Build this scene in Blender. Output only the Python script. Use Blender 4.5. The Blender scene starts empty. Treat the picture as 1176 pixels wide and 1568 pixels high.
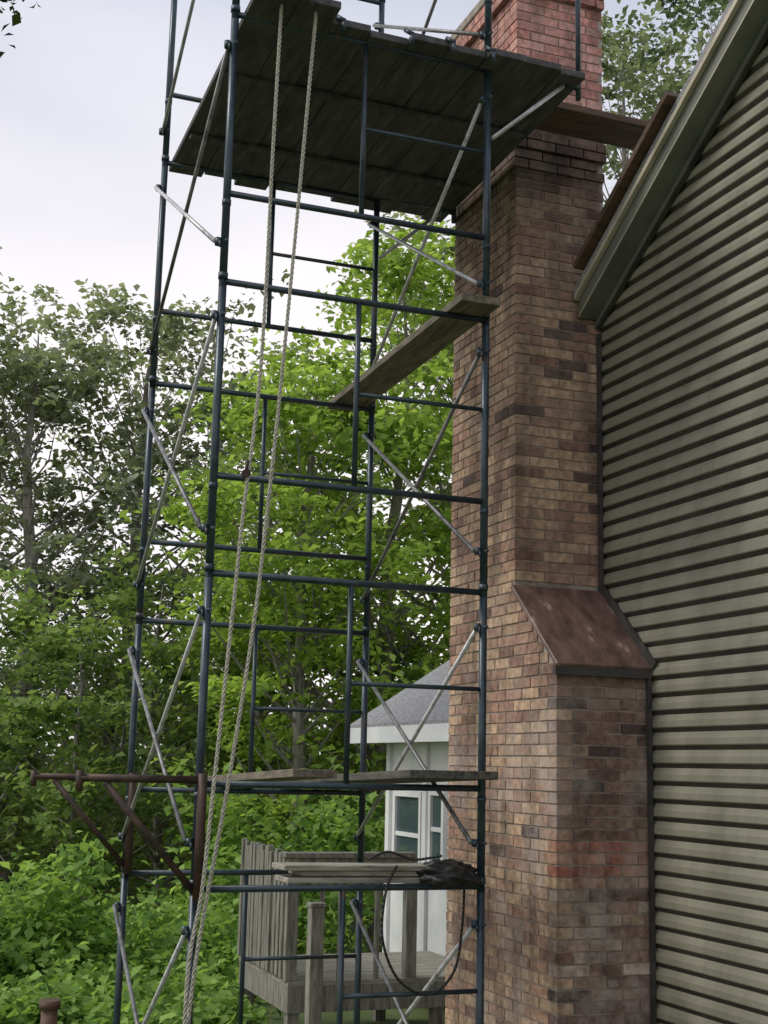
import bpy, math, random
import numpy as np
from mathutils import Vector, Matrix
random.seed(7)
E=2.15   # eye height above the lawn

# ---------------------------------------------------------------- helpers
def new_mat(name):
    m=bpy.data.materials.new(name); m.use_nodes=True
    nt=m.node_tree
    return m,nt,nt.nodes['Principled BSDF']
def noise_mat(name,c1,c2,scale=5,rough=.8,metal=0,bump=.2,bscale=None,stretch=None,detail=6,c3=None):
    m,nt,b=new_mat(name); N=nt.nodes; L=nt.links
    tc=N.new('ShaderNodeTexCoord'); mp=N.new('ShaderNodeMapping')
    if stretch: mp.inputs['Scale'].default_value=stretch
    L.new(tc.outputs['Object'],mp.inputs[0])
    n=N.new('ShaderNodeTexNoise'); n.inputs['Scale'].default_value=scale; n.inputs['Detail'].default_value=detail
    n.inputs['Roughness'].default_value=.65
    L.new(mp.outputs[0],n.inputs['Vector'])
    r=N.new('ShaderNodeValToRGB'); e=r.color_ramp.elements
    e[0].position=.32; e[0].color=(*c1,1); e[1].position=.6; e[1].color=(*c2,1)
    if c3:
        k=e.new(.70); k.color=(*c3,1)
    L.new(n.outputs['Fac'],r.inputs[0]); L.new(r.outputs[0],b.inputs['Base Color'])
    b.inputs['Roughness'].default_value=rough; b.inputs['Metallic'].default_value=metal
    if bump:
        n2=N.new('ShaderNodeTexNoise'); n2.inputs['Scale'].default_value=bscale or scale*6; n2.inputs['Detail'].default_value=5
        L.new(mp.outputs[0],n2.inputs['Vector'])
        bp=N.new('ShaderNodeBump'); bp.inputs['Strength'].default_value=bump; bp.inputs['Distance'].default_value=.01
        L.new(n2.outputs['Fac'],bp.inputs['Height']); L.new(bp.outputs[0],b.inputs['Normal'])
    return m

class MB:
    def __init__(s): s.v=[]; s.f=[]; s.c=[]; s.mi=[]
    def tube(s,p,q,r,n=10,r2=None,cap=True):
        p=Vector(p); q=Vector(q); d=(q-p)
        if d.length<1e-6: return
        d.normalize(); a=d.orthogonal().normalized(); b=d.cross(a); r2=r if r2 is None else r2
        k=len(s.v)
        for i in range(n):
            t=2*math.pi*i/n; o=a*math.cos(t)+b*math.sin(t)
            s.v.append(tuple(p+o*r)); s.v.append(tuple(q+o*r2))
        for i in range(n):
            j=(i+1)%n; s.f.append((k+2*i,k+2*j,k+2*j+1,k+2*i+1))
        if cap:
            s.f.append(tuple(k+2*i for i in reversed(range(n)))); s.f.append(tuple(k+2*i+1 for i in range(n)))
    def path(s,pts,r,n=6):
        for i in range(len(pts)-1): s.tube(pts[i],pts[i+1],r,n)
    def box(s,x0,x1,y0,y1,z0,z1,col=None):
        k=len(s.v)
        s.v+=[(x0,y0,z0),(x1,y0,z0),(x1,y1,z0),(x0,y1,z0),(x0,y0,z1),(x1,y0,z1),(x1,y1,z1),(x0,y1,z1)]
        s.f+=[(k,k+3,k+2,k+1),(k+4,k+5,k+6,k+7),(k,k+1,k+5,k+4),(k+1,k+2,k+6,k+5),(k+2,k+3,k+7,k+6),(k+3,k,k+4,k+7)]
        if col is not None: s.c+= [col]*8
    def obox(s,p,q,w,t,up=(0,0,1)):
        p=Vector(p);q=Vector(q);d=(q-p).normalized();u=Vector(up);a=d.cross(u).normalized();b=a.cross(d).normalized()
        k=len(s.v)
        for e in (p,q):
            for i,j in ((-1,-1),(1,-1),(1,1),(-1,1)): s.v.append(tuple(e+a*(w/2*i)+b*(t/2*j)))
        s.f+=[(k,k+1,k+2,k+3),(k+7,k+6,k+5,k+4)]
        for i in range(4):
            j=(i+1)%4; s.f.append((k+i,k+4+i,k+4+j,k+j))
    def poly(s,pts,mi=0):
        k=len(s.v); s.v+=[tuple(p) for p in pts]; s.f.append(tuple(range(k,k+len(pts)))); s.mi.append(mi)
    def build(s,name,mat,parent=None,smooth=False,bevel=0,mat2=None):
        me=bpy.data.meshes.new(name); me.from_pydata(s.v,[],s.f); me.update()
        if s.c and len(s.c)==len(s.v):
            at=me.color_attributes.new('col','FLOAT_COLOR','POINT')
            at.data.foreach_set('color',np.array([(*c,1) for c in s.c],dtype=np.float32).ravel())
        ob=bpy.data.objects.new(name,me); bpy.context.scene.collection.objects.link(ob)
        if mat: me.materials.append(mat)
        if mat2:
            me.materials.append(mat2); me.polygons.foreach_set('material_index',s.mi)
        if smooth: me.polygons.foreach_set('use_smooth',[len(p.vertices)==4 for p in me.polygons])
        if bevel:
            b=ob.modifiers.new('bev','BEVEL'); b.width=bevel; b.segments=1
        if parent: ob.parent=parent
        return ob
def empty(name):
    e=bpy.data.objects.new(name,None); bpy.context.scene.collection.objects.link(e); return e

# ---------------------------------------------------------------- camera
sc=bpy.context.scene
yaw=math.radians(20.7); p=math.radians(10.75); ro=math.radians(1.3)
fwd=Vector((math.sin(yaw)*math.cos(p),math.cos(yaw)*math.cos(p),math.sin(p)))
r0=Vector((math.cos(yaw),-math.sin(yaw),0)); u0=r0.cross(fwd)
R=r0*math.cos(ro)+u0*math.sin(ro); U=u0*math.cos(ro)-r0*math.sin(ro)
cam=bpy.data.cameras.new('camera'); co=bpy.data.objects.new('camera',cam); sc.collection.objects.link(co)
M=Matrix((( R.x,U.x,-fwd.x,0),(R.y,U.y,-fwd.y,0),(R.z,U.z,-fwd.z,E),(0,0,0,1)))
co.matrix_world=M
cam.sensor_fit='VERTICAL'; cam.sensor_height=36; cam.lens=2050/1568*36; cam.clip_end=2000
sc.camera=co

# ---------------------------------------------------------------- light
w=bpy.data.worlds.new('World'); sc.world=w; w.use_nodes=True
nt=w.node_tree; N=nt.nodes; L=nt.links
bg=N['Background']; sky=N.new('ShaderNodeTexSky'); sky.sky_type='NISHITA'; sky.sun_disc=False
SE=math.radians(48); SA=math.radians(-75)   # azimuth from +Y, clockwise
sky.sun_elevation=SE; sky.sun_rotation=SA
tc=N.new('ShaderNodeTexCoord'); mp=N.new('ShaderNodeMapping'); mp.inputs['Scale'].default_value=(1.2,1.2,3)
ns=N.new('ShaderNodeTexNoise'); ns.inputs['Scale'].default_value=1.8; ns.inputs['Detail'].default_value=4
cr=N.new('ShaderNodeValToRGB'); e=cr.color_ramp.elements
e[0].position=.32; e[0].color=(.74,.77,.83,1); e[1].position=.68; e[1].color=(.97,.97,.98,1)
sep=N.new('ShaderNodeSeparateXYZ'); gr=N.new('ShaderNodeValToRGB'); g=gr.color_ramp.elements
g[0].position=.28; g[0].color=(1.08,1.02,.98,1); g[1].position=.58; g[1].color=(.61,.65,.73,1)
mul=N.new('ShaderNodeMixRGB'); mul.blend_type='MULTIPLY'; mul.inputs[0].default_value=1
sca=N.new('ShaderNodeMixRGB'); sca.blend_type='MULTIPLY'; sca.inputs[0].default_value=1; sca.inputs[2].default_value=(12.0,11.8,11.9,1)
mix=N.new('ShaderNodeMixRGB'); mix.inputs[0].default_value=.90
L.new(tc.outputs['Generated'],mp.inputs[0]); L.new(mp.outputs[0],ns.inputs['Vector']); L.new(ns.outputs['Fac'],cr.inputs[0])
L.new(tc.outputs['Generated'],sep.inputs[0]); L.new(sep.outputs['Z'],gr.inputs[0])
L.new(cr.outputs[0],mul.inputs[1]); L.new(gr.outputs[0],mul.inputs[2]); L.new(mul.outputs[0],sca.inputs[1])
L.new(sky.outputs[0],mix.inputs[1]); L.new(sca.outputs[0],mix.inputs[2]); L.new(mix.outputs[0],bg.inputs[0])
bg.inputs[1].default_value=.105
sl=bpy.data.lights.new('sun','SUN'); sl.energy=2.3; sl.angle=math.radians(20); sl.color=(1,.96,.88)
so=bpy.data.objects.new('sun',sl); sc.collection.objects.link(so)
sd=Vector((math.sin(SA)*math.cos(SE),math.cos(SA)*math.cos(SE),math.sin(SE)))
so.rotation_euler=sd.to_track_quat('Z','Y').to_euler(); so.location=sd*60
sc.view_settings.view_transform='Standard'; sc.view_settings.look='None'; sc.view_settings.exposure=0

# ---------------------------------------------------------------- materials
m_ground=noise_mat('forest_floor',(.045,.06,.02),(.09,.13,.035),1.2,.95,bump=.5,c3=(.10,.08,.05))
m_frame=noise_mat('blue_grey_painted_steel',(.018,.031,.042),(.042,.064,.080),9,.36,.25,.08,c3=(.10,.07,.055))
m_rust=noise_mat('rusty_painted_steel',(.020,.016,.014),(.075,.042,.028),14,.6,.2,.15)
m_galv=noise_mat('galvanized_brace',(.30,.30,.30),(.60,.61,.62),14,.42,.25,.05)
m_galvd=noise_mat('tarnished_brace',(.05,.055,.055),(.22,.22,.22),10,.45,.3,.05)
m_deckdark=noise_mat('weathered_dark_plank',(.035,.035,.038),(.095,.092,.092),3,.8,0,.3,30,stretch=(6,1,6),c3=(.15,.14,.135))
m_brownplank=noise_mat('brown_plank',(.04,.024,.018),(.12,.07,.045),3,.75,0,.3,30,stretch=(1,8,8))
m_wood=noise_mat('grey_weathered_wood',(.09,.085,.072),(.30,.285,.24),4,.85,0,.4,30,stretch=(8,8,1))
m_woodh=noise_mat('grey_weathered_board',(.15,.14,.115),(.40,.37,.31),4,.85,0,.4,30,stretch=(1,8,8))
m_plank=noise_mat('old_plank',(.06,.052,.042),(.21,.18,.13),4,.8,0,.3,30,stretch=(8,1,8))
m_darkwood=noise_mat('wet_dark_plank',(.03,.028,.024),(.12,.11,.09),4,.8,0,.3,30,stretch=(8,1,8))
m_rope=noise_mat('manila_rope',(.28,.265,.215),(.56,.54,.46),60,.9,0,.2)
m_black=noise_mat('black_rubber',(.008,.008,.008),(.02,.02,.02),10,.5,0,.1)
m_white=noise_mat('white_paint',(.60,.62,.62),(.80,.81,.80),1.5,.55,0,.05)
m_shing=noise_mat('grey_shingles',(.17,.17,.175),(.34,.34,.35),18,.9,0,.6,stretch=(1,1,4))
m_glass,nt2,b=new_mat('window_glass'); b.inputs['Base Color'].default_value=(.06,.09,.10,1); b.inputs['Roughness'].default_value=.06
m_trim=noise_mat('sage_grey_trim',(.105,.115,.10),(.165,.175,.15),3,.5,0,.05)
m_trimdark=noise_mat('dark_flashing',(.02,.02,.02),(.06,.055,.05),6,.6,0,.1)
m_cap=noise_mat('oxidised_red_flashing',(.075,.042,.034),(.185,.11,.09),5.5,.5,0,.45,14,c3=(.40,.31,.27),stretch=(2.0,.9,.9),detail=12)
m_mortar=noise_mat('mortar',(.18,.15,.125),(.36,.31,.265),12,.95,0,.4)
m_lip=noise_mat('siding_lip_shade',(.016,.013,.009),(.042,.036,.025),4,.8,0,.05)  # shadow line under each siding course, painted as a dark lip colour
m_bark=noise_mat('bark',(.10,.09,.08),(.30,.28,.25),6,.95,0,.6,stretch=(4,4,.7))
m_barkd=noise_mat('dark_bark',(.03,.025,.02),(.12,.09,.07),6,.95,0,.6,stretch=(4,4,.7))
m_siding=noise_mat('olive_taupe_vinyl_siding',(.165,.158,.118),(.245,.235,.178),1.3,.48,0,.05,60,stretch=(1,3,.7),detail=9)

# brick with per-brick colour
m_brick,ntb,bb=new_mat('chimney_brick'); N=ntb.nodes; L=ntb.links
at=N.new('ShaderNodeAttribute'); at.attribute_name='col'
tcb=N.new('ShaderNodeTexCoord'); n1=N.new('ShaderNodeTexNoise'); n1.inputs['Scale'].default_value=22; n1.inputs['Detail'].default_value=6
n0=N.new('ShaderNodeTexNoise'); n0.inputs['Scale'].default_value=2.4; n0.inputs['Detail'].default_value=7
mpb=N.new('ShaderNodeMapping'); mpb.inputs['Scale'].default_value=(2.6,2.6,.45); L.new(tcb.outputs['Object'],mpb.inputs[0])
L.new(tcb.outputs['Object'],n1.inputs['Vector']); L.new(mpb.outputs[0],n0.inputs['Vector'])
mr=N.new('ShaderNodeMapRange'); mr.inputs['From Min'].default_value=.3; mr.inputs['From Max'].default_value=.7; mr.inputs['To Min'].default_value=.58; mr.inputs['To Max'].default_value=1.34
mr2=N.new('ShaderNodeMapRange'); mr2.inputs['From Min'].default_value=.38; mr2.inputs['From Max'].default_value=.56; mr2.inputs['To Min'].default_value=.60; mr2.inputs['To Max'].default_value=1.1
L.new(n1.outputs['Fac'],mr.inputs[0]); L.new(n0.outputs['Fac'],mr2.inputs[0])
mm=N.new('ShaderNodeMath'); mm.operation='MULTIPLY'; L.new(mr.outputs[0],mm.inputs[0]); L.new(mr2.outputs[0],mm.inputs[1])
mx=N.new('ShaderNodeVectorMath'); mx.operation='SCALE'; L.new(at.outputs['Color'],mx.inputs[0]); L.new(mm.outputs[0],mx.inputs['Scale'])
n4=N.new('ShaderNodeTexNoise'); n4.inputs['Scale'].default_value=2.6; n4.inputs['Detail'].default_value=8; n4.inputs['Roughness'].default_value=.72
L.new(tcb.outputs['Object'],n4.inputs['Vector'])
r4=N.new('ShaderNodeMapRange'); r4.inputs['From Min'].default_value=.47; r4.inputs['From Max'].default_value=.66; r4.inputs['To Min'].default_value=0; r4.inputs['To Max'].default_value=.8
L.new(n4.outputs['Fac'],r4.inputs[0])
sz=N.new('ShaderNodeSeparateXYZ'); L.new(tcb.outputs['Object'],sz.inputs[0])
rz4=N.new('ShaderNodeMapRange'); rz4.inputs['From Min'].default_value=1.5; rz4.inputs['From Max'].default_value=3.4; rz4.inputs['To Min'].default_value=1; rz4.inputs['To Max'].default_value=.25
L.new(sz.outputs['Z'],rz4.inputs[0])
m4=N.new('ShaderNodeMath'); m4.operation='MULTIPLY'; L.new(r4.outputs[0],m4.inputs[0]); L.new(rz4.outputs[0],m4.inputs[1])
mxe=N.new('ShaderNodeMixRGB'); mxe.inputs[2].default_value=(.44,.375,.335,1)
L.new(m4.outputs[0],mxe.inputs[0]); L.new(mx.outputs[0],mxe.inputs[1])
L.new(mxe.outputs[0],bb.inputs['Base Color']); bb.inputs['Roughness'].default_value=.88
bp=N.new('ShaderNodeBump'); bp.inputs['Strength'].default_value=.5; bp.inputs['Distance'].default_value=.006
n3=N.new('ShaderNodeTexNoise'); n3.inputs['Scale'].default_value=70; L.new(tcb.outputs['Object'],n3.inputs['Vector'])
L.new(n3.outputs['Fac'],bp.inputs['Height']); L.new(bp.outputs[0],bb.inputs['Normal'])

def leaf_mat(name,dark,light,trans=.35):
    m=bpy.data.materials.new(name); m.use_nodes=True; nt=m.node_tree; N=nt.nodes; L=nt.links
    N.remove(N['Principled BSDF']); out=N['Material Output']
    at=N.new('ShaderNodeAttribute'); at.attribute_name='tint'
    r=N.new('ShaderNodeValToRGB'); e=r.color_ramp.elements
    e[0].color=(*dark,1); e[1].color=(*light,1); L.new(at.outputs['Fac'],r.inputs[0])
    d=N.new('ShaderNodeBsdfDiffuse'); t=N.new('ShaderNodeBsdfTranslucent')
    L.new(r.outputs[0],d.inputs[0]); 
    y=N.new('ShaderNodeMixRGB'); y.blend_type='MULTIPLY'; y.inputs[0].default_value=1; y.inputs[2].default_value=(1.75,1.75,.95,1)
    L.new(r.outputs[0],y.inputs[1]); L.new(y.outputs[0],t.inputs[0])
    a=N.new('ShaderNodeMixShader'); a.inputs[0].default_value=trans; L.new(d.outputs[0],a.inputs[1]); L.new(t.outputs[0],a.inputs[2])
    L.new(a.outputs[0],out.inputs[0]); return m
lf_far=leaf_mat('hazy_leaves',(.12,.15,.105),(.33,.38,.27),.35)
lf_mid=leaf_mat('green_leaves',(.08,.125,.045),(.28,.38,.135),.4)
lf_maple=leaf_mat('bright_maple_leaves',(.11,.18,.04),(.40,.54,.14),.45)
lf_dark=leaf_mat('shaded_leaves',(.045,.07,.03),(.17,.23,.095),.35)
lf_shrub=leaf_mat('undergrowth_leaves',(.07,.15,.035),(.34,.50,.15),.4)
lf_pine=leaf_mat('pine_needles',(.07,.10,.065),(.18,.23,.15),.3)
lf_sprig=leaf_mat('dark_near_leaves',(.02,.03,.012),(.06,.09,.03),.2)

# ---------------------------------------------------------------- foliage
def leaves_obj(name,C,size,mat,parent,rng,tint,aspect=.62,upbias=.8):
    n=len(C)
    nrm=rng.normal(size=(n,3)); nrm[:,2]=np.abs(nrm[:,2])+upbias; nrm/=np.linalg.norm(nrm,axis=1)[:,None]
    t=rng.normal(size=(n,3)); t-=nrm*np.sum(t*nrm,axis=1)[:,None]; t/=np.linalg.norm(t,axis=1)[:,None]
    s=np.cross(nrm,t); sz=size*rng.uniform(.55,1.35,size=(n,1))
    V=np.empty((n,4,3)); V[:,0]=C-t*sz*.5; V[:,1]=C+s*sz*aspect*.5+nrm*sz*.08+t*sz*.05; V[:,2]=C+t*sz*.5-nrm*sz*.1; V[:,3]=C-s*sz*aspect*.5+nrm*sz*.08+t*sz*.05
    me=bpy.data.meshes.new(name); me.vertices.add(n*4); me.vertices.foreach_set('co',V.astype(np.float32).ravel())
    me.loops.add(n*4); me.loops.foreach_set('vertex_index',np.arange(n*4,dtype=np.int32))
    me.polygons.add(n); me.polygons.foreach_set('loop_start',np.arange(0,n*4,4,dtype=np.int32))
    me.update(calc_edges=True)
    a=me.attributes.new('tint','FLOAT','POINT'); a.data.foreach_set('value',np.repeat(np.clip(tint,0,1),4).astype(np.float32))
    me.materials.append(mat); ob=bpy.data.objects.new(name,me); sc.collection.objects.link(ob)
    if parent: ob.parent=parent
    return ob
def tree(name,az,Rd,h,cr,mat,seed,nclump=90,nleaf=150,lsize=.15,base=.25,bark=None,clr=.2,tr=.013,squash=.45,full=1.0):
    rng=np.random.default_rng(seed); a=math.radians(az); X=Rd*math.sin(a); Y=Rd*math.cos(a)
    par=empty(name); bark=bark or m_bark
    mb=MB(); pts=[]; nseg=9; wob=rng.normal(size=(nseg+1,2))*.012*h; wob[0]=0
    for i in range(nseg+1):
        t=i/nseg; pts.append(Vector((X+wob[:,0][:i+1].sum()*.6,Y+wob[:,1][:i+1].sum()*.6,h*.93*t-.05)))
    r=lambda t: h*tr*(1-t)**.8+.012
    for i in range(nseg): mb.tube(pts[i],pts[i+1],r(i/nseg),9,r((i+1)/nseg),cap=False)
    def trunk(t):
        f=min(max(t,0),.999)*nseg; i=int(f); return pts[i].lerp(pts[i+1],f-i)
    C=[];T=[]
    for k in range(nclump):
        t=base+(1-base)*rng.uniform(0,1)**.85*.98
        s=(t-base)/(1-base); env=cr*full*math.sin(math.pi*min(1,(s*.80+.14)))**.6
        th=rng.uniform(0,2*math.pi); rr=env*(rng.uniform(.15,1)**.6)*rng.uniform(.8,1.12)
        tp=trunk(min(t,.97)); c=Vector((tp.x+math.cos(th)*rr,tp.y+math.sin(th)*rr,h*t*.97))
        root=trunk(max(.12,t-.06-.28*rr/h*1.6))
        mid=root.lerp(c,.5)+Vector(rng.normal(size=3))*rr*.06-Vector((0,0,rr*.05))
        br=max(.010,r(t)*.38); mb.tube(root,mid,br,5,br*.65,cap=False); mb.tube(mid,c,br*.65,5,.006,cap=False)
        cs=clr*cr*rng.uniform(.7,1.5)
        n=int(nleaf*rng.uniform(.6,1.3))
        sp=rng.normal(size=(6,3))*cs*np.array([.75,.75,.4]); idx=rng.integers(0,6,n)
        pts_=sp[idx]+rng.normal(size=(n,3))*cs*.33*np.array([1,1,squash])
        C.append(np.array(c)+pts_)
        T.append(.45+.22*rng.normal()*.8+rng.normal(size=n)*.16+.25*pts_[:,2]/cs)
    C=np.concatenate(C);T=np.concatenate(T); keep=C[:,2]>.15
    mb.build('trunk_and_limbs',bark,par,True)
    leaves_obj('foliage',C[keep],lsize,mat,par,rng,T[keep])
    return par
# left woodland edge: open crowns, sky shows between the boughs
tree('oak_tree',1.8,25,10.9,2.9,lf_far,11,58,135,.165,.24,tr=.016,clr=.19)
tree('oak_tree',5.6,24,10.5,2.6,lf_far,12,54,135,.165,.24,tr=.018,clr=.19)
tree('oak_tree',9.4,26,11.6,2.7,lf_far,13,60,135,.165,.26,tr=.016,clr=.19)
tree('oak_tree',13.0,25,11.2,2.4,lf_far,14,56,135,.165,.24,clr=.19)
tree('ash_tree',3.6,20,4.9,1.8,lf_mid,15,34,130,.14,.1)
tree('ash_tree',8.0,18.5,3.9,1.7,lf_mid,16,32,130,.13,.1)
tree('ash_tree',11.9,19,5.0,1.8,lf_mid,17,42,140,.13,.08)
tree('ash_tree',15.2,20.5,8.0,2.2,lf_mid,18,64,140,.14,.08)
# bright maples behind the tower
tree('maple_tree',17.8,17,7.9,1.9,lf_maple,21,80,150,.13,.12)
tree('maple_tree',20.6,18,9.5,2.2,lf_maple,22,98,160,.13,.10)
tree('maple_tree',23.4,19,10.2,2.3,lf_maple,23,85,150,.14,.12)
# tall trees behind the house
tree('poplar_tree',24.2,27,17.8,2.4,lf_far,31,85,110,.18,.35)
tree('poplar_tree',31.4,27,18.4,2.3,lf_far,32,85,100,.18,.4)
tree('pine_tree',36.0,31,23,3.2,lf_pine,33,80,130,.20,.4)
# tree just out of frame on the left; its outer twigs reach the corner
tree('oak_tree',-7.1,12,13.9,2.35,lf_sprig,51,60,110,.13,.62)
def mass(name,specs,mat,seed,lsize,trunks=0,bark=None):
    rng=np.random.default_rng(seed); par=empty(name); C=[];T=[]; mb=MB()
    for (a0,a1,r0_,r1,hh,n,nl,cs) in specs:
        for k in range(n):
            a=math.radians(rng.uniform(a0,a1)); rd=rng.uniform(r0_,r1)
            hloc=hh*(.72+.28*math.sin(a*57*1.1+seed)+.2*math.sin(a*57*3.1))
            z=hloc*rng.uniform(0,1)**.8
            c=np.array([rd*math.sin(a),rd*math.cos(a),z])
            m_=int(nl*rng.uniform(.6,1.3)); q=rng.normal(size=(m_,3))*cs*np.array([1,1,.5]); C.append(c+q)
            T.append(.42+.2*rng.normal()+rng.normal(size=m_)*.14+.2*q[:,2]/cs)
        for k in range(trunks):
            a=math.radians(rng.uniform(a0,a1)); rd=rng.uniform(r0_,r1); b0=Vector((rd*math.sin(a),rd*math.cos(a),-.05))
            hh2=hh*rng.uniform(.8,1.3); b1=b0+Vector((rng.normal()*.25,rng.normal()*.25,hh2*.5)); b2=b1+Vector((rng.normal()*.4,rng.normal()*.4,hh2*.5))
            rr=rng.uniform(.03,.10); mb.tube(b0,b1,rr,6,rr*.75,False); mb.tube(b1,b2,rr*.75,6,rr*.35,False)
    C=np.concatenate(C);T=np.concatenate(T); k=C[:,2]>0.02
    if mb.v: mb.build('trunks',bark or m_barkd,par,True)
    leaves_obj('foliage',C[k],lsize,mat,par,rng,T[k])
mass('distant_woods',[(-4,34,36,48,4.6,250,90,.8),(-4,26,26,34,3.7,220,90,.55)],lf_dark,41,.24,28)
mass('understory_thicket',[(-2,19,20,25,2.7,140,110,.42)],lf_mid,42,.13,34,m_bark)
mass('undergrowth',[(1,16,13.2,17,.62,130,110,.24),(1,12,12.8,15,1.15,34,110,.20),(2,15,10.6,13.2,.28,110,70,.17),(14,20,14.5,18,1.9,70,110,.3)],lf_shrub,43,.12)

g=MB(); ext=500
g.poly([(-ext,-ext,0),(ext,-ext,0),(ext,ext,0),(-ext,ext,0)]); g.build('ground',m_ground)
def grass():
    rng=np.random.default_rng(5); n=60000
    a=np.radians(rng.uniform(-2,32,n)); rd=rng.uniform(8.5,16,n)
    P=np.stack([rd*np.sin(a),rd*np.cos(a),np.zeros(n)],1)
    ok=~((P[:,0]>3.0)&(P[:,1]>6.8)); P=P[ok]; n=len(P)
    th=rng.uniform(0,2*np.pi,n); d=np.stack([np.cos(th),np.sin(th),np.zeros(n)],1)*.008
    top=P+np.stack([rng.normal(size=n)*.03,rng.normal(size=n)*.03,rng.uniform(.05,.13,n)],1)
    V=np.stack([P-d,P+d,top],1); me=bpy.data.meshes.new('grass'); me.vertices.add(n*3); me.vertices.foreach_set('co',V.astype(np.float32).ravel())
    me.loops.add(n*3); me.loops.foreach_set('vertex_index',np.arange(n*3,dtype=np.int32)); me.polygons.add(n); me.polygons.foreach_set('loop_start',np.arange(0,n*3,3,dtype=np.int32)); me.update(calc_edges=True)
    at=me.attributes.new('tint','FLOAT','POINT'); at.data.foreach_set('value',np.repeat(rng.uniform(.2,1,n),3).astype(np.float32))
    me.materials.append(lf_shrub); sc.collection.objects.link(bpy.data.objects.new('grass',me))
grass()

# ---------------------------------------------------------------- main house
XW=4.36; XC=3.72; Y1=6.95; Y2=7.50; YF=8.50
house=empty('sided_house')
def rake(y): return E+3.0+(7.47-y)*.607
yR=4.3; yE=9.0; zE=rake(yE); zR=rake(yR); yS=yR-(yE-yR)
def rz(y): return rake(y) if y>=yR else rake(2*yR-y)
body=MB()
body.poly([(XW+.03,yE-.02,0),(XW+.03,yS+.02,0),(XW+.03,yS+.02,zE-.05),(XW+.03,yR,zR-.05),(XW+.03,yE-.02,zE-.05)])
body.poly([(12,yE-.02,0),(12,yS+.02,0),(12,yS+.02,zE-.05),(12,yR,zR-.05),(12,yE-.02,zE-.05)])
body.poly([(XW+.03,yE-.02,0),(12,yE-.02,0),(12,yE-.02,zE-.05),(XW+.03,yE-.02,zE-.05)])
body.poly([(XW+.03,yS+.02,0),(12,yS+.02,0),(12,yS+.02,zE-.05),(XW+.03,yS+.02,zE-.05)])
body.build('wall_core',m_siding,house)
sid=MB(); ex=.1016; z=.25
srng=random.Random(9)
while z<zR-.02:
    def lim(zz):
        if zz<=zE: return yS,yE
        d=(zz-zE)/.607; return yS+d,yE-d
    a1,b1=lim(z+ex)
    if b1<=a1: break
    xo=XW-.026+srng.uniform(-.0014,.0014); lip=XW-.004
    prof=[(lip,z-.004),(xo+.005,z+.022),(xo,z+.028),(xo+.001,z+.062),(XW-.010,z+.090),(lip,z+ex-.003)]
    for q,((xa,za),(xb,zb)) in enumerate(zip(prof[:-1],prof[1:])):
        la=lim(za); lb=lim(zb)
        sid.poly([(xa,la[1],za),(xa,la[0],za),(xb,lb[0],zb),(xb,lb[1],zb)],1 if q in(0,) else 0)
    z+=ex
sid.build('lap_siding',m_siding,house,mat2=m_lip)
fnd=MB(); fnd.box(XW-.02,12,yS,yE,0,.25); fnd.build('foundation',m_mortar,house)
roof=MB(); XO=4.17
def slab(mb,x0,x1,ya,yb,off0,off1):
    f=lambda y:(rz(y)) 
    pts=[(x0,ya,f(ya)+off0),(x1,ya,f(ya)+off0),(x1,yb,f(yb)+off0),(x0,yb,f(yb)+off0)]
    pt2=[(x0,ya,f(ya)+off1),(x1,ya,f(ya)+off1),(x1,yb,f(yb)+off1),(x0,yb,f(yb)+off1)]
    k=len(mb.v); mb.v+=pts+pt2
    mb.f+=[(k,k+1,k+2,k+3),(k+7,k+6,k+5,k+4),(k,k+4,k+5,k+1),(k+1,k+5,k+6,k+2),(k+2,k+6,k+7,k+3),(k+3,k+7,k+4,k)]
yq=yE+.3
slab(roof,XW-.0,12.3,yR,yq,.10,.15); slab(roof,XW-.0,12.3,2*yR-yq,yR,.10,.15)
slab(roof,XO-.03,XW-.0,yR,Y2-.02,.10,.15); slab(roof,XO-.03,XW-.0,2*yR-yq,yR,.10,.15)
roof.build('shingle_roof',m_shing,house)
fa=MB()
for ya,yb in ((yR,Y2-.03),(2*yR-yq,yR)):
    slab(fa,XO,XO+.022,ya,yb,-.055,.098)
    slab(fa,XO+.022,XW-.03,ya,yb,-.05,-.035)
    slab(fa,XW-.06,XW-.03,ya,yb,-.10,-.052)
fa.build('rake_trim',m_trim,house)
de=MB()
for ya,yb in ((yR,Y2-.03),(2*yR-yq,yR)):
    slab(de,XO-.035,XO-.004,ya,yb,.062,.099)
    slab(de,XO-.004,XO-.001,ya,yb,-.052,-.040)
de.build('drip_edge',noise_mat('pale_drip_edge',(.34,.30,.22),(.50,.45,.35),4,.5,0,.05),house)
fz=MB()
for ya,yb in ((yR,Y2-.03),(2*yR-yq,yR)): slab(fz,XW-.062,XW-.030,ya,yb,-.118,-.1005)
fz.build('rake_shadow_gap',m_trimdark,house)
jc=MB(); jc.box(XW-.05,XW-.0278,Y1-.045,Y1-.016,.25,E+.60); jc.box(XW-.05,XW-.0278,Y2-.045,Y2-.016,E+1.1,rake(Y2)-.13)
jc.build('siding_channel',m_trimdark,house)

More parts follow.
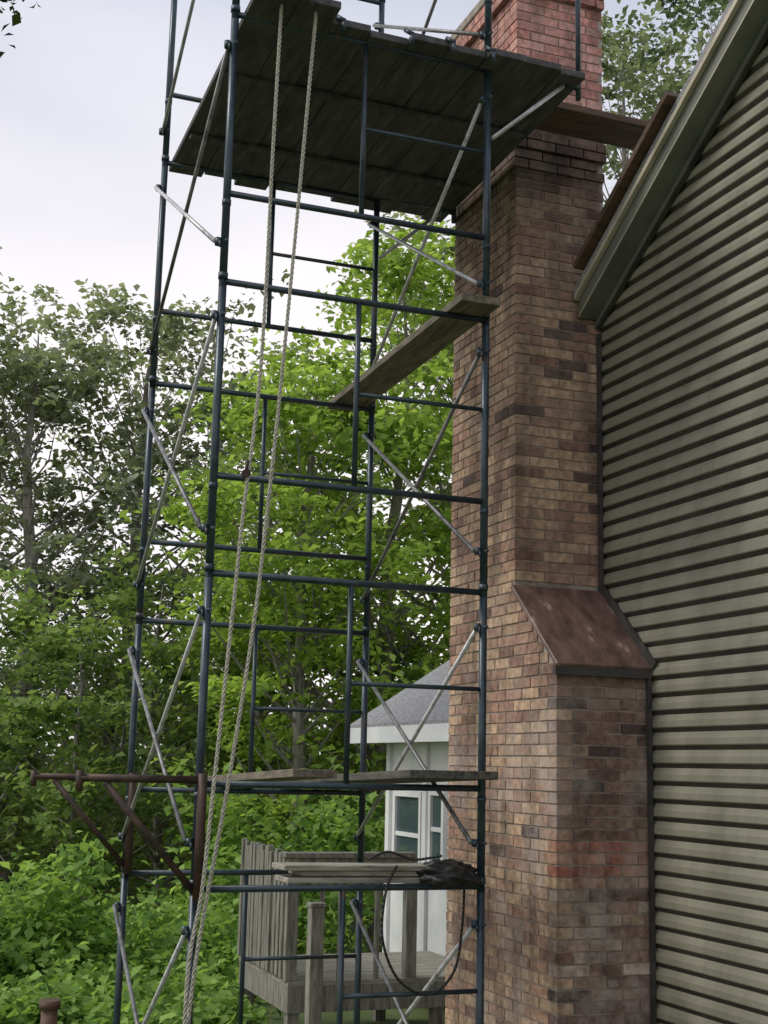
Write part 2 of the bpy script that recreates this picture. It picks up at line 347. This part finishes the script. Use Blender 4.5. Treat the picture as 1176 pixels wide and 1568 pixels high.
# ---------------------------------------------------------------- chimney
chim=empty('brick_chimney')
rb=random.Random(3); BL=.203; MJ=.010; RH=.0677; D=.1
def bcol(zr,face,lower,pos=0):
    q=rb.random()
    tan=(.43,.295,.195); red=(.345,.21,.148); brn=(.24,.14,.102); dk=(.115,.072,.06)
    if zr>4.3: c=rb.choice([(.48,.24,.19),(.43,.20,.16),(.52,.29,.24)])
    else:
        if face=='n' and not lower: pr=(.50,.74,.88) if zr<3.0 and zr>1.4 else (.35,.78,.96)
        elif face=='n': pr=(.14,.46,.90)
        else: pr=(.46,.88,.985)
        c=tan if q<pr[0] else red if q<pr[1] else brn if q<pr[2] else dk
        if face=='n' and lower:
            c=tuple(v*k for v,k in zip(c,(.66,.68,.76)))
            if -.72<zr<-.42 and rb.random()<.85: c=rb.choice([(.36,.15,.095),(.30,.115,.08),(.40,.20,.13)])
            elif -1.15<zr<=-.72 and rb.random()<.6: c=rb.choice([(.42,.33,.28),(.36,.25,.20)])
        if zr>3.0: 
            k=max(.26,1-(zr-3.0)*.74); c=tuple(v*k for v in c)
    s=rb.uniform(.84,1.15); return tuple(v*s for v in c)
bm=MB(); core=MB()
def course(z,ya,yb,zr,lower,off=0,xc=XC):
    row=int(round(z/RH)); ev=row%2
    h=RH-MJ
    j=lambda: rb.uniform(-.0025,.0025)
    x0=xc-off; y0=ya-off; y1=yb+off
    s=x0 if ev else x0+D+MJ
    t=s
    while t<XW-.03:
        e2=min(t+BL,XW+.02); o=j(); dz=rb.uniform(-.0015,.0015)
        bm.box(t,e2,y0+o,y0+D,z+dz,z+h+dz,bcol(zr,'n',lower)); o=j(); bm.box(t,e2,y1-D,y1+o,z,z+h,bcol(zr,'w',lower)); t=e2+MJ
    s=y0+D+MJ if ev else y0
    end=y1-D-MJ if ev else y1
    nn=max(1,round((end-s+MJ)/(BL+MJ))); ln=(end-s+MJ)/nn-MJ; t=s
    for i in range(nn):
        o=j(); dz=rb.uniform(-.0015,.0015); bm.box(x0+o,x0+D,t,t+ln,z+dz,z+h+dz,bcol(zr,'w',False)); t+=ln+MJ
z=0
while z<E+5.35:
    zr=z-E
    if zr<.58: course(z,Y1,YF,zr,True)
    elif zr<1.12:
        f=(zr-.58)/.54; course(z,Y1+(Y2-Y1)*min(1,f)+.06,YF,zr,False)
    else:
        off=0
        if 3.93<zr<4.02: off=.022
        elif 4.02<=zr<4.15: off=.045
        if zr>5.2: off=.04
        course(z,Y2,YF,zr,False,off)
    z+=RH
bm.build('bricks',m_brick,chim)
core.box(XC+.007,XW+.02,Y1+.007,YF-.007,0,E+.60)
core.box(XC+.0075,XW+.02,Y2+.007,YF-.0075,E+.601,E+5.34)
core.build('mortar_core',m_mortar,chim)
wedge=MB()
a=XC+.008;b_=XW+.02
wedge.poly([(a,Y1+.03,E+.6),(a,Y2+.02,E+.6),(a,Y2+.02,E+1.1)]); wedge.poly([(b_,Y1+.03,E+.6),(b_,Y2+.02,E+1.1),(b_,Y2+.02,E+.6)])
wedge.poly([(a,Y1+.03,E+.6),(a,Y2+.02,E+1.1),(b_,Y2+.02,E+1.1),(b_,Y1+.03,E+.6)]); wedge.build('shoulder_fill',m_mortar,chim)
cp=MB()
def sl4(mb,x0,x1,P0,P1,t):
    (ya,za),(yb,zb)=P0,P1
    d=Vector((0,yb-ya,zb-za)).normalized(); nr=Vector((0,-d.z,d.y))*t
    k=len(mb.v)
    for (x,y,z_) in [(x0,ya,za),(x1,ya,za),(x1,yb,zb),(x0,yb,zb)]: mb.v.append((x,y,z_))
    for (x,y,z_) in [(x0,ya,za),(x1,ya,za),(x1,yb,zb),(x0,yb,zb)]: mb.v.append((x,y+nr.y,z_+nr.z))
    mb.f+=[(k,k+3,k+2,k+1),(k+4,k+5,k+6,k+7),(k,k+1,k+5,k+4),(k+1,k+2,k+6,k+5),(k+2,k+3,k+7,k+6),(k+3,k,k+4,k+7)]
sl4(cp,XC-.03,XW-.028,(Y1-.045,E+.585),(Y2+.01,E+1.115),.03)
cp.build('shoulder_cap',m_cap,chim,bevel=.006)
fl=MB(); fl.box(XC-.034,XW-.03,Y1-.052,Y1-.02,E+.545,E+.598)
sl4(fl,XW-.040,XW-.0262,(Y1-.07,E+.60),(Y2,E+1.15),.05)
fl.build('shoulder_flashing',m_trimdark,chim)
cr_=MB(); cr_.box(XC-.05,XW+.03,Y2-.05,YF+.05,E+5.36,E+5.44); cr_.build('crown',m_mortar,chim,bevel=.01)

# ---------------------------------------------------------------- scaffold
scf=empty('scaffold_tower')
XA=1.55; XB=3.075; YN=6.58; YD=8.42; ST=1.542
fr=MB(); st=MB(); col=MB()
def frame(y,ztop,legdrop=.53):
    zt=ztop; zl=ztop-1.045; xm=(XA+XB)/2+.0
    for x in (XA,XB):
        fr.tube((x,y,zl-legdrop),(x,y,zt+.02),.0215,14)
        col.tube((x,y,zt+.012),(x,y,zt+.045),.0262,14)
        col.tube((x,y,zl-.07),(x,y,zl-.04),.0245,12)
    for z_ in (zt-.0,zl): fr.tube((XA,y,z_),(XB,y,z_),.0175,12)
    fr.tube((xm,y,zl),(xm,y,zt),.0150,10)
    fr.tube((xm,y,(zt+zl)/2),(XB,y,(zt+zl)/2),.0125,10)
    for x in (XA,XB):
        for z_ in (zt-.19,zl-.28):
            st.tube((x,y-.055 if y<7 else y-.05,z_),(x,y+.05,z_),.008,8)
            st.tube((x-.03,y-.02,z_),(x-.03,y-.02,z_-.035),.007,6)
            st.tube((x-.05,y,z_),(x+.01,y,z_),.009,8)
            st.tube((x-.036,y,z_-.02),(x-.036,y,z_+.02),.018,8)
NT=[E+4.03+ST,E+4.03,E+2.49,E+.94,E-.605]
for i,zt in enumerate(NT):
    last=(i==len(NT)-1)
    frame(YN,zt,.53 if not last else zt-1.045-.05)
    frame(YD,zt-.07,.53 if not last else zt-.07-1.045-.05)
fr.build('steel_frames',m_frame,scf,True); col.build('coupling_collars',m_frame,scf,True); st.build('brace_studs',m_frame,scf,True)
br=MB(); br2=MB()
for i,zt in enumerate(NT):
    hi=zt-.19; lo=zt-1.325
    if lo<0: lo=.25
    for j,x in enumerate((XA-.028,XB-.032)):
        tgt1=br if (i+j)%2==0 or i>2 else br2
        tgt2=br if i in (1,) else br2
        tgt1.tube((x,YN,hi),(x,YD,lo-.07),.0125,8)
        tgt2.tube((x-.026,YN,lo),(x-.026,YD,hi-.07),.0125,8)
        br2.tube((x-.035,(YN+YD)/2,(hi+lo)/2-.035),(x+.012,(YN+YD)/2,(hi+lo)/2-.035),.010,6)
br.build('cross_braces',m_galv,scf,True); br2.build('cross_braces_tarnished',m_galvd,scf,True)
bpz=MB()
for y,z_ in ((YN,.0),(YD,.0)):
    for x in (XA,XB):
        bpz.box(x-.09,x+.09,y-.09,y+.09,0.005,.015); bpz.tube((x,y,.0),(x,y,.2),.014,8)
bpz.build('base_plates',m_rust,scf)
sb=MB()
for y,dz in ((YN,0),(YD,-.02)):
    zt=E-.085+dz; x1=XA-.03; x0=.965
    sb.tube((x0,y-.035,zt),(x1+.03,y-.035,zt),.019,10)
    sb.tube((x0+.12,y-.035,zt-.02),(x1+.02,y-.035,zt-.53),.017,10)
    sb.tube((x0,y-.035,zt-.06),(x0,y-.035,zt+.035),.019,10)
    sb.tube((x1+.035,y-.05,zt-.57),(x1+.035,y-.05,zt+.03),.024,10)
sb.build('side_brackets',m_rust,scf,True)
sr=MB()
for y in (YN-.03,YD-.03):
    zt=E+4.05-(0 if y<7 else .07)
    sr.tube((XB,y,zt),(3.64,y,zt),.018,10)
    sr.tube((3.66,y,zt-.10),(3.66,y,zt+1.3),.016,10)
    sr.tube((3.60,y,zt+.60),(XB,y,zt+.60),.012,8)
    sr.tube((3.58,y,zt-.02),(3.66,y,zt-.02),.022,8)
sr.build('top_bracket_and_guard_post',m_frame,scf,True)
sg=MB()
for y in (YN-.03,YD-.03):
    zt=E+4.05-(0 if y<7 else .07); sg.tube((XB+.02,y,zt-.46),(3.56,y,zt-.03),.013,8)
sg.build('bracket_struts',m_galv,scf,True)
# top deck planks
pl=MB(); xs=1.60; zt=E+4.055
lay=[(.235,6.22,8.56),(.235,6.30,8.50),(.235,6.47,8.60),(.235,6.50,8.54),(.235,6.44,8.52),(.235,6.46,8.58),(.235,6.40,8.60),(.235,6.42,8.56),(.17,6.44,8.60)]
cl=MB()
for i,(wd,a,b) in enumerate(lay):
    dz=random.uniform(-.006,.010)
    pl.obox((xs+wd/2,a,zt+dz),(xs+wd/2,b,zt-.07+dz),wd-.005,.042)
    xs+=wd
for yy in (7.15,7.95): cl.box(1.62,3.60,yy,yy+.05,zt-.07*(yy-6.4)/2.2-.056,zt-.07*(yy-6.4)/2.2-.032)
pl.build('top_deck_planks',m_deckdark,scf,bevel=.003); cl.build('plank_cleats',m_deckdark,scf)
hk=MB()
for x,a in ((1.62,6.2),(1.86,6.27),(2.1,6.45),(2.5,6.43),(2.75,6.42),(3.0,6.42)):
    hk.tube((x,a+.02,zt+.03),(x+.03,a-.02,zt-.01),.014,8); hk.tube((x+.03,a-.02,zt-.01),(x+.03,a-.01,zt-.07),.012,8)
hk.build('plank_hooks',m_frame,scf,True)

def plank(name,p,q,w_,t_,mat,up=(0,0,1)):
    m=MB(); m.obox(p,q,w_,t_,up); return m.build(name,mat,None,bevel=.003)
plank('scaffold_plank',(2.955,6.38,E+2.535),(2.93,8.62,E+2.465),.24,.045,m_plank)
plank('scaffold_plank',(2.84,6.40,E-.035),(2.80,8.62,E-.11),.50,.042,m_darkwood)
plank('scaffold_plank',(2.25,6.9,E-.045),(2.2,8.62,E-.11),.25,.042,m_plank)
bs=MB()
for k,(a,b,dz,dy) in enumerate(((2.02,3.0,0,0),(2.10,3.02,.032,.02),(2.0,2.9,.062,-.01))):
    bs.obox((a,6.70+dy,E-.57+dz),(b,6.74+dy,E-.57+dz-.01),.20,.027)
bs.build('stacked_boards',m_woodh,None,bevel=.003)
plank('walkboard',(3.05,7.10,E+4.13),(4.58,7.06,E+4.10),.32,.045,m_brownplank)
plank('roof_plank',(4.17,7.38,rake(7.38)+.20),(4.17,6.25,rake(6.25)+.20),.18,.045,m_brownplank)

def blob(name,c,s,mat,seed):
    bpy.ops.mesh.primitive_ico_sphere_add(subdivisions=4,radius=1,location=(0,0,0)); o=bpy.context.object; o.name=name; o.data.name=name
    from mathutils import noise
    for v in o.data.vertices:
        d=noise.noise(v.co*2.3+Vector((seed,0,0)))*.35+noise.noise(v.co*6)*.12
        v.co=v.co*(1+d); v.co=Vector((v.co.x*s[0],v.co.y*s[1],max(-.6,v.co.z)*s[2]))
    o.location=c; o.data.materials.append(mat)
    for p_ in o.data.polygons: p_.use_smooth=True
    return o
blob('folded_tarp',(2.90,6.64,E-.555),(.17,.14,.075),m_black,4)
cb=MB()
ctrl=[(2.60,6.58,E-.50),(2.52,6.52,E-.62),(2.50,6.5,E-.85),(2.60,6.52,E-1.05),(2.78,6.55,E-1.13),(2.92,6.56,E-1.02),(2.98,6.6,E-.8),(3.0,6.62,E-.58)]
def catmull(P,n=8):
    P=[Vector(p_) for p_ in P]; P=[P[0]*2-P[1]]+P+[P[-1]*2-P[-2]]; out=[]
    for i in range(1,len(P)-2):
        for k in range(n):
            t=k/n; a,b,c,d=P[i-1:i+3]
            out.append(.5*((2*b)+(c-a)*t+(2*a-5*b+4*c-d)*t*t+(3*b-a-3*c+d)*t**3))
    out.append(P[-2]); return out
cb.path(catmull(ctrl),.007,6); cb.path(catmull([(2.45,6.6,E-.47),(2.55,6.58,E-.43),(2.7,6.6,E-.47),(2.85,6.58,E-.45)]),.007,6)
cb.build('power_cable',m_black,None,True)

def rope(name,ctrl,r=.0070,pitch=.085):
    P=catmull(ctrl,14); out=MB(); d=[0]
    for a,b in zip(P[:-1],P[1:]): d.append(d[-1]+(b-a).length)
    Ltot=d[-1]; n=int(Ltot/.010); i=0
    S=[[],[],[]]
    for k in range(n):
        s=k*Ltot/n
        while d[i+1]<s: i+=1
        t=(s-d[i])/(d[i+1]-d[i]); c=P[i].lerp(P[i+1],t); tg=(P[i+1]-P[i]).normalized()
        a=tg.cross(Vector((0,1,0))).normalized(); b=tg.cross(a)
        for q in range(3):
            ph=2*math.pi*(s/pitch+q/3); S[q].append(c+(a*math.cos(ph)+b*math.sin(ph))*r*.9)
    for q in range(3):
        pts=S[q]; 
        for u,v in zip(pts[:-1],pts[1:]): out.tube(u,v,r*.62,5,cap=False)
    return out.build(name,m_rope,None,True)
rope('hoist_rope',[(1.76,6.38,E+4.3),(1.745,6.4,E+3.2),(1.727,6.4,E+2.0),(1.665,6.4,E+1.2),(1.64,6.4,E+.8),(1.58,6.4,E-.1),(1.55,6.42,E-.6),(1.50,6.42,E-1.0),(1.51,6.45,E-1.9)])
rope('hoist_rope',[(1.96,6.38,E+4.2),(1.90,6.40,E+3.0),(1.837,6.41,E+1.87),(1.79,6.41,E+1.2),(1.75,6.41,E+.7),(1.65,6.4,E-.1),(1.57,6.44,E-.7),(1.53,6.46,E-1.1),(1.49,6.5,E-1.9)])
pu=MB(); pu.tube((1.672,6.385,E+1.43),(1.672,6.415,E+1.43),.022,16); pu.tube((1.672,6.4,E+1.43),(1.678,6.4,E+1.50),.009,8); pu.build('rope_pulley',m_rust,None,True)

# ---------------------------------------------------------------- white rear cottage + deck
cot=empty('white_cottage')
gx=4.90; gx1=10.1; gy0=9.4; gy1=12.65; cz=.12; ce=E+.44
wl=MB(); wl.box(gx,gx1,gy0,gy1,cz,ce)
xm=(gx+gx1)/2; rs=.65; zr_=ce+(xm-gx)*rs
for yy in (gy0+.01,gy1-.01): wl.poly([(gx,yy,ce),(gx1,yy,ce),(xm,yy,zr_)])
wl.mi=[]; wl.build('walls',m_white,cot)
rf=MB(); o=.34
def rslab(x0,z0,x1,z1,t=.05):
    k=len(rf.v)
    for dz in (0,t):
        rf.v+=[(x0,gy0-.25,z0+dz),(x1,gy0-.25,z1+dz),(x1,gy1+.28,z1+dz),(x0,gy1+.28,z0+dz)]
    rf.f+=[(k,k+3,k+2,k+1),(k+4,k+5,k+6,k+7),(k,k+1,k+5,k+4),(k+1,k+2,k+6,k+5),(k+2,k+3,k+7,k+6),(k+3,k,k+4,k+7)]
rslab(gx-o,ce-o*rs+.13,xm,zr_+.13); rslab(gx1+o,ce-o*rs+.13,xm,zr_+.13)
rf.build('gable_roof',m_shing,cot)
ea=MB(); zf=ce-o*rs+.128
ea.box(gx-o-.02,gx-o+.005,gy0-.25,gy1+.27,zf-.13,zf+.02); ea.box(gx-o+.006,gx-.002,gy0-.25,gy1+.26,zf-.115,zf-.10)
ea.build('eave_fascia_and_soffit',m_white,cot)
tr=MB(); gl=MB()
def winx(y0,y1,zb,zt_):
    gl.box(gx-.012,gx-.004,y0,y1,zb,zt_)
    for a,b in ((y0-.05,y0),(y1,y1+.05)): tr.box(gx-.04,gx-.001,a,b,zb-.05,zt_+.05)
    tr.box(gx-.04,gx-.001,y0,y1,zt_,zt_+.05); tr.box(gx-.05,gx-.001,y0,y1,zb-.05,zb)
    tr.box(gx-.03,gx-.013,y0,y1,(zb+zt_)/2-.02,(zb+zt_)/2+.02)
winx(11.78,12.38,E-.98,E-.28); winx(11.25,11.5,E-.85,E-.25)
for y in (12.56,11.62,11.02,10.4): tr.box(gx-.035,gx-.001,y,y+.09,cz,ce-.14)
tr.box(gx-.025,gx-.001,11.71,12.56,E-.14,E-.06)
tr.build('window_and_wall_trim',m_white,cot); gl.build('window_glass',m_glass,cot)
deck=empty('wooden_deck'); dz=.55
bd=MB(); y=10.0
while y<11.4:
    bd.box(3.1,gx-.06,y,y+.135,dz-.03,dz); y+=.142
bd.build('deck_boards',m_woodh,deck)
rj=MB(); rj.box(3.1,gx-.06,10.0,10.04,dz-.22,dz-.032); 
rj.box(3.1,3.14,10.04,11.4,dz-.22,dz-.032)
for x in (3.12,4.3): 
    for yy in (10.05,11.3): rj.box(x,x+.09,yy,yy+.09,0,dz-.033)
rj.build('rim_joists_and_posts',m_wood,deck)
bl=MB(); y=10.08
while y<11.35:
    h=dz+.93+random.uniform(-.02,.05); bl.box(3.07+random.uniform(-.012,.012),3.105,y,y+.04+random.uniform(0,.02),dz+.02,h); y+=.072
bl.box(3.11,3.15,10.05,11.35,dz+.80,dz+.89); bl.box(3.11,3.15,10.05,11.35,dz+.08,dz+.17)
bl.build('side_balusters',m_wood,deck,bevel=.004)
r2=MB(); r2.box(3.05,4.12,10.0,10.12,dz+.90,dz+.94); r2.box(3.10,4.1,10.03,10.07,dz+.81,dz+.90)
for x in (3.08,4.05): r2.box(x,x+.09,10.02,10.11,dz+.002,dz+.90)
r2.box(3.17,3.27,9.70,9.80,0,E-1.03); r2.box(3.16,3.28,9.69,9.81,E-1.03,E-1.0)
for x in (3.35,3.5,3.65,3.8): r2.box(x,x+.035,10.035,10.07,dz+.002,dz+.81)
r2.build('front_rail_and_newel',m_wood,deck,bevel=.004)
po=MB(); po.tube((1.24,9.06,0),(1.24,9.06,E-1.55),.052,14); po.tube((1.24,9.06,E-1.55),(1.24,9.06,E-1.50),.066,14); po.build('garden_post',m_brownplank,None,True)
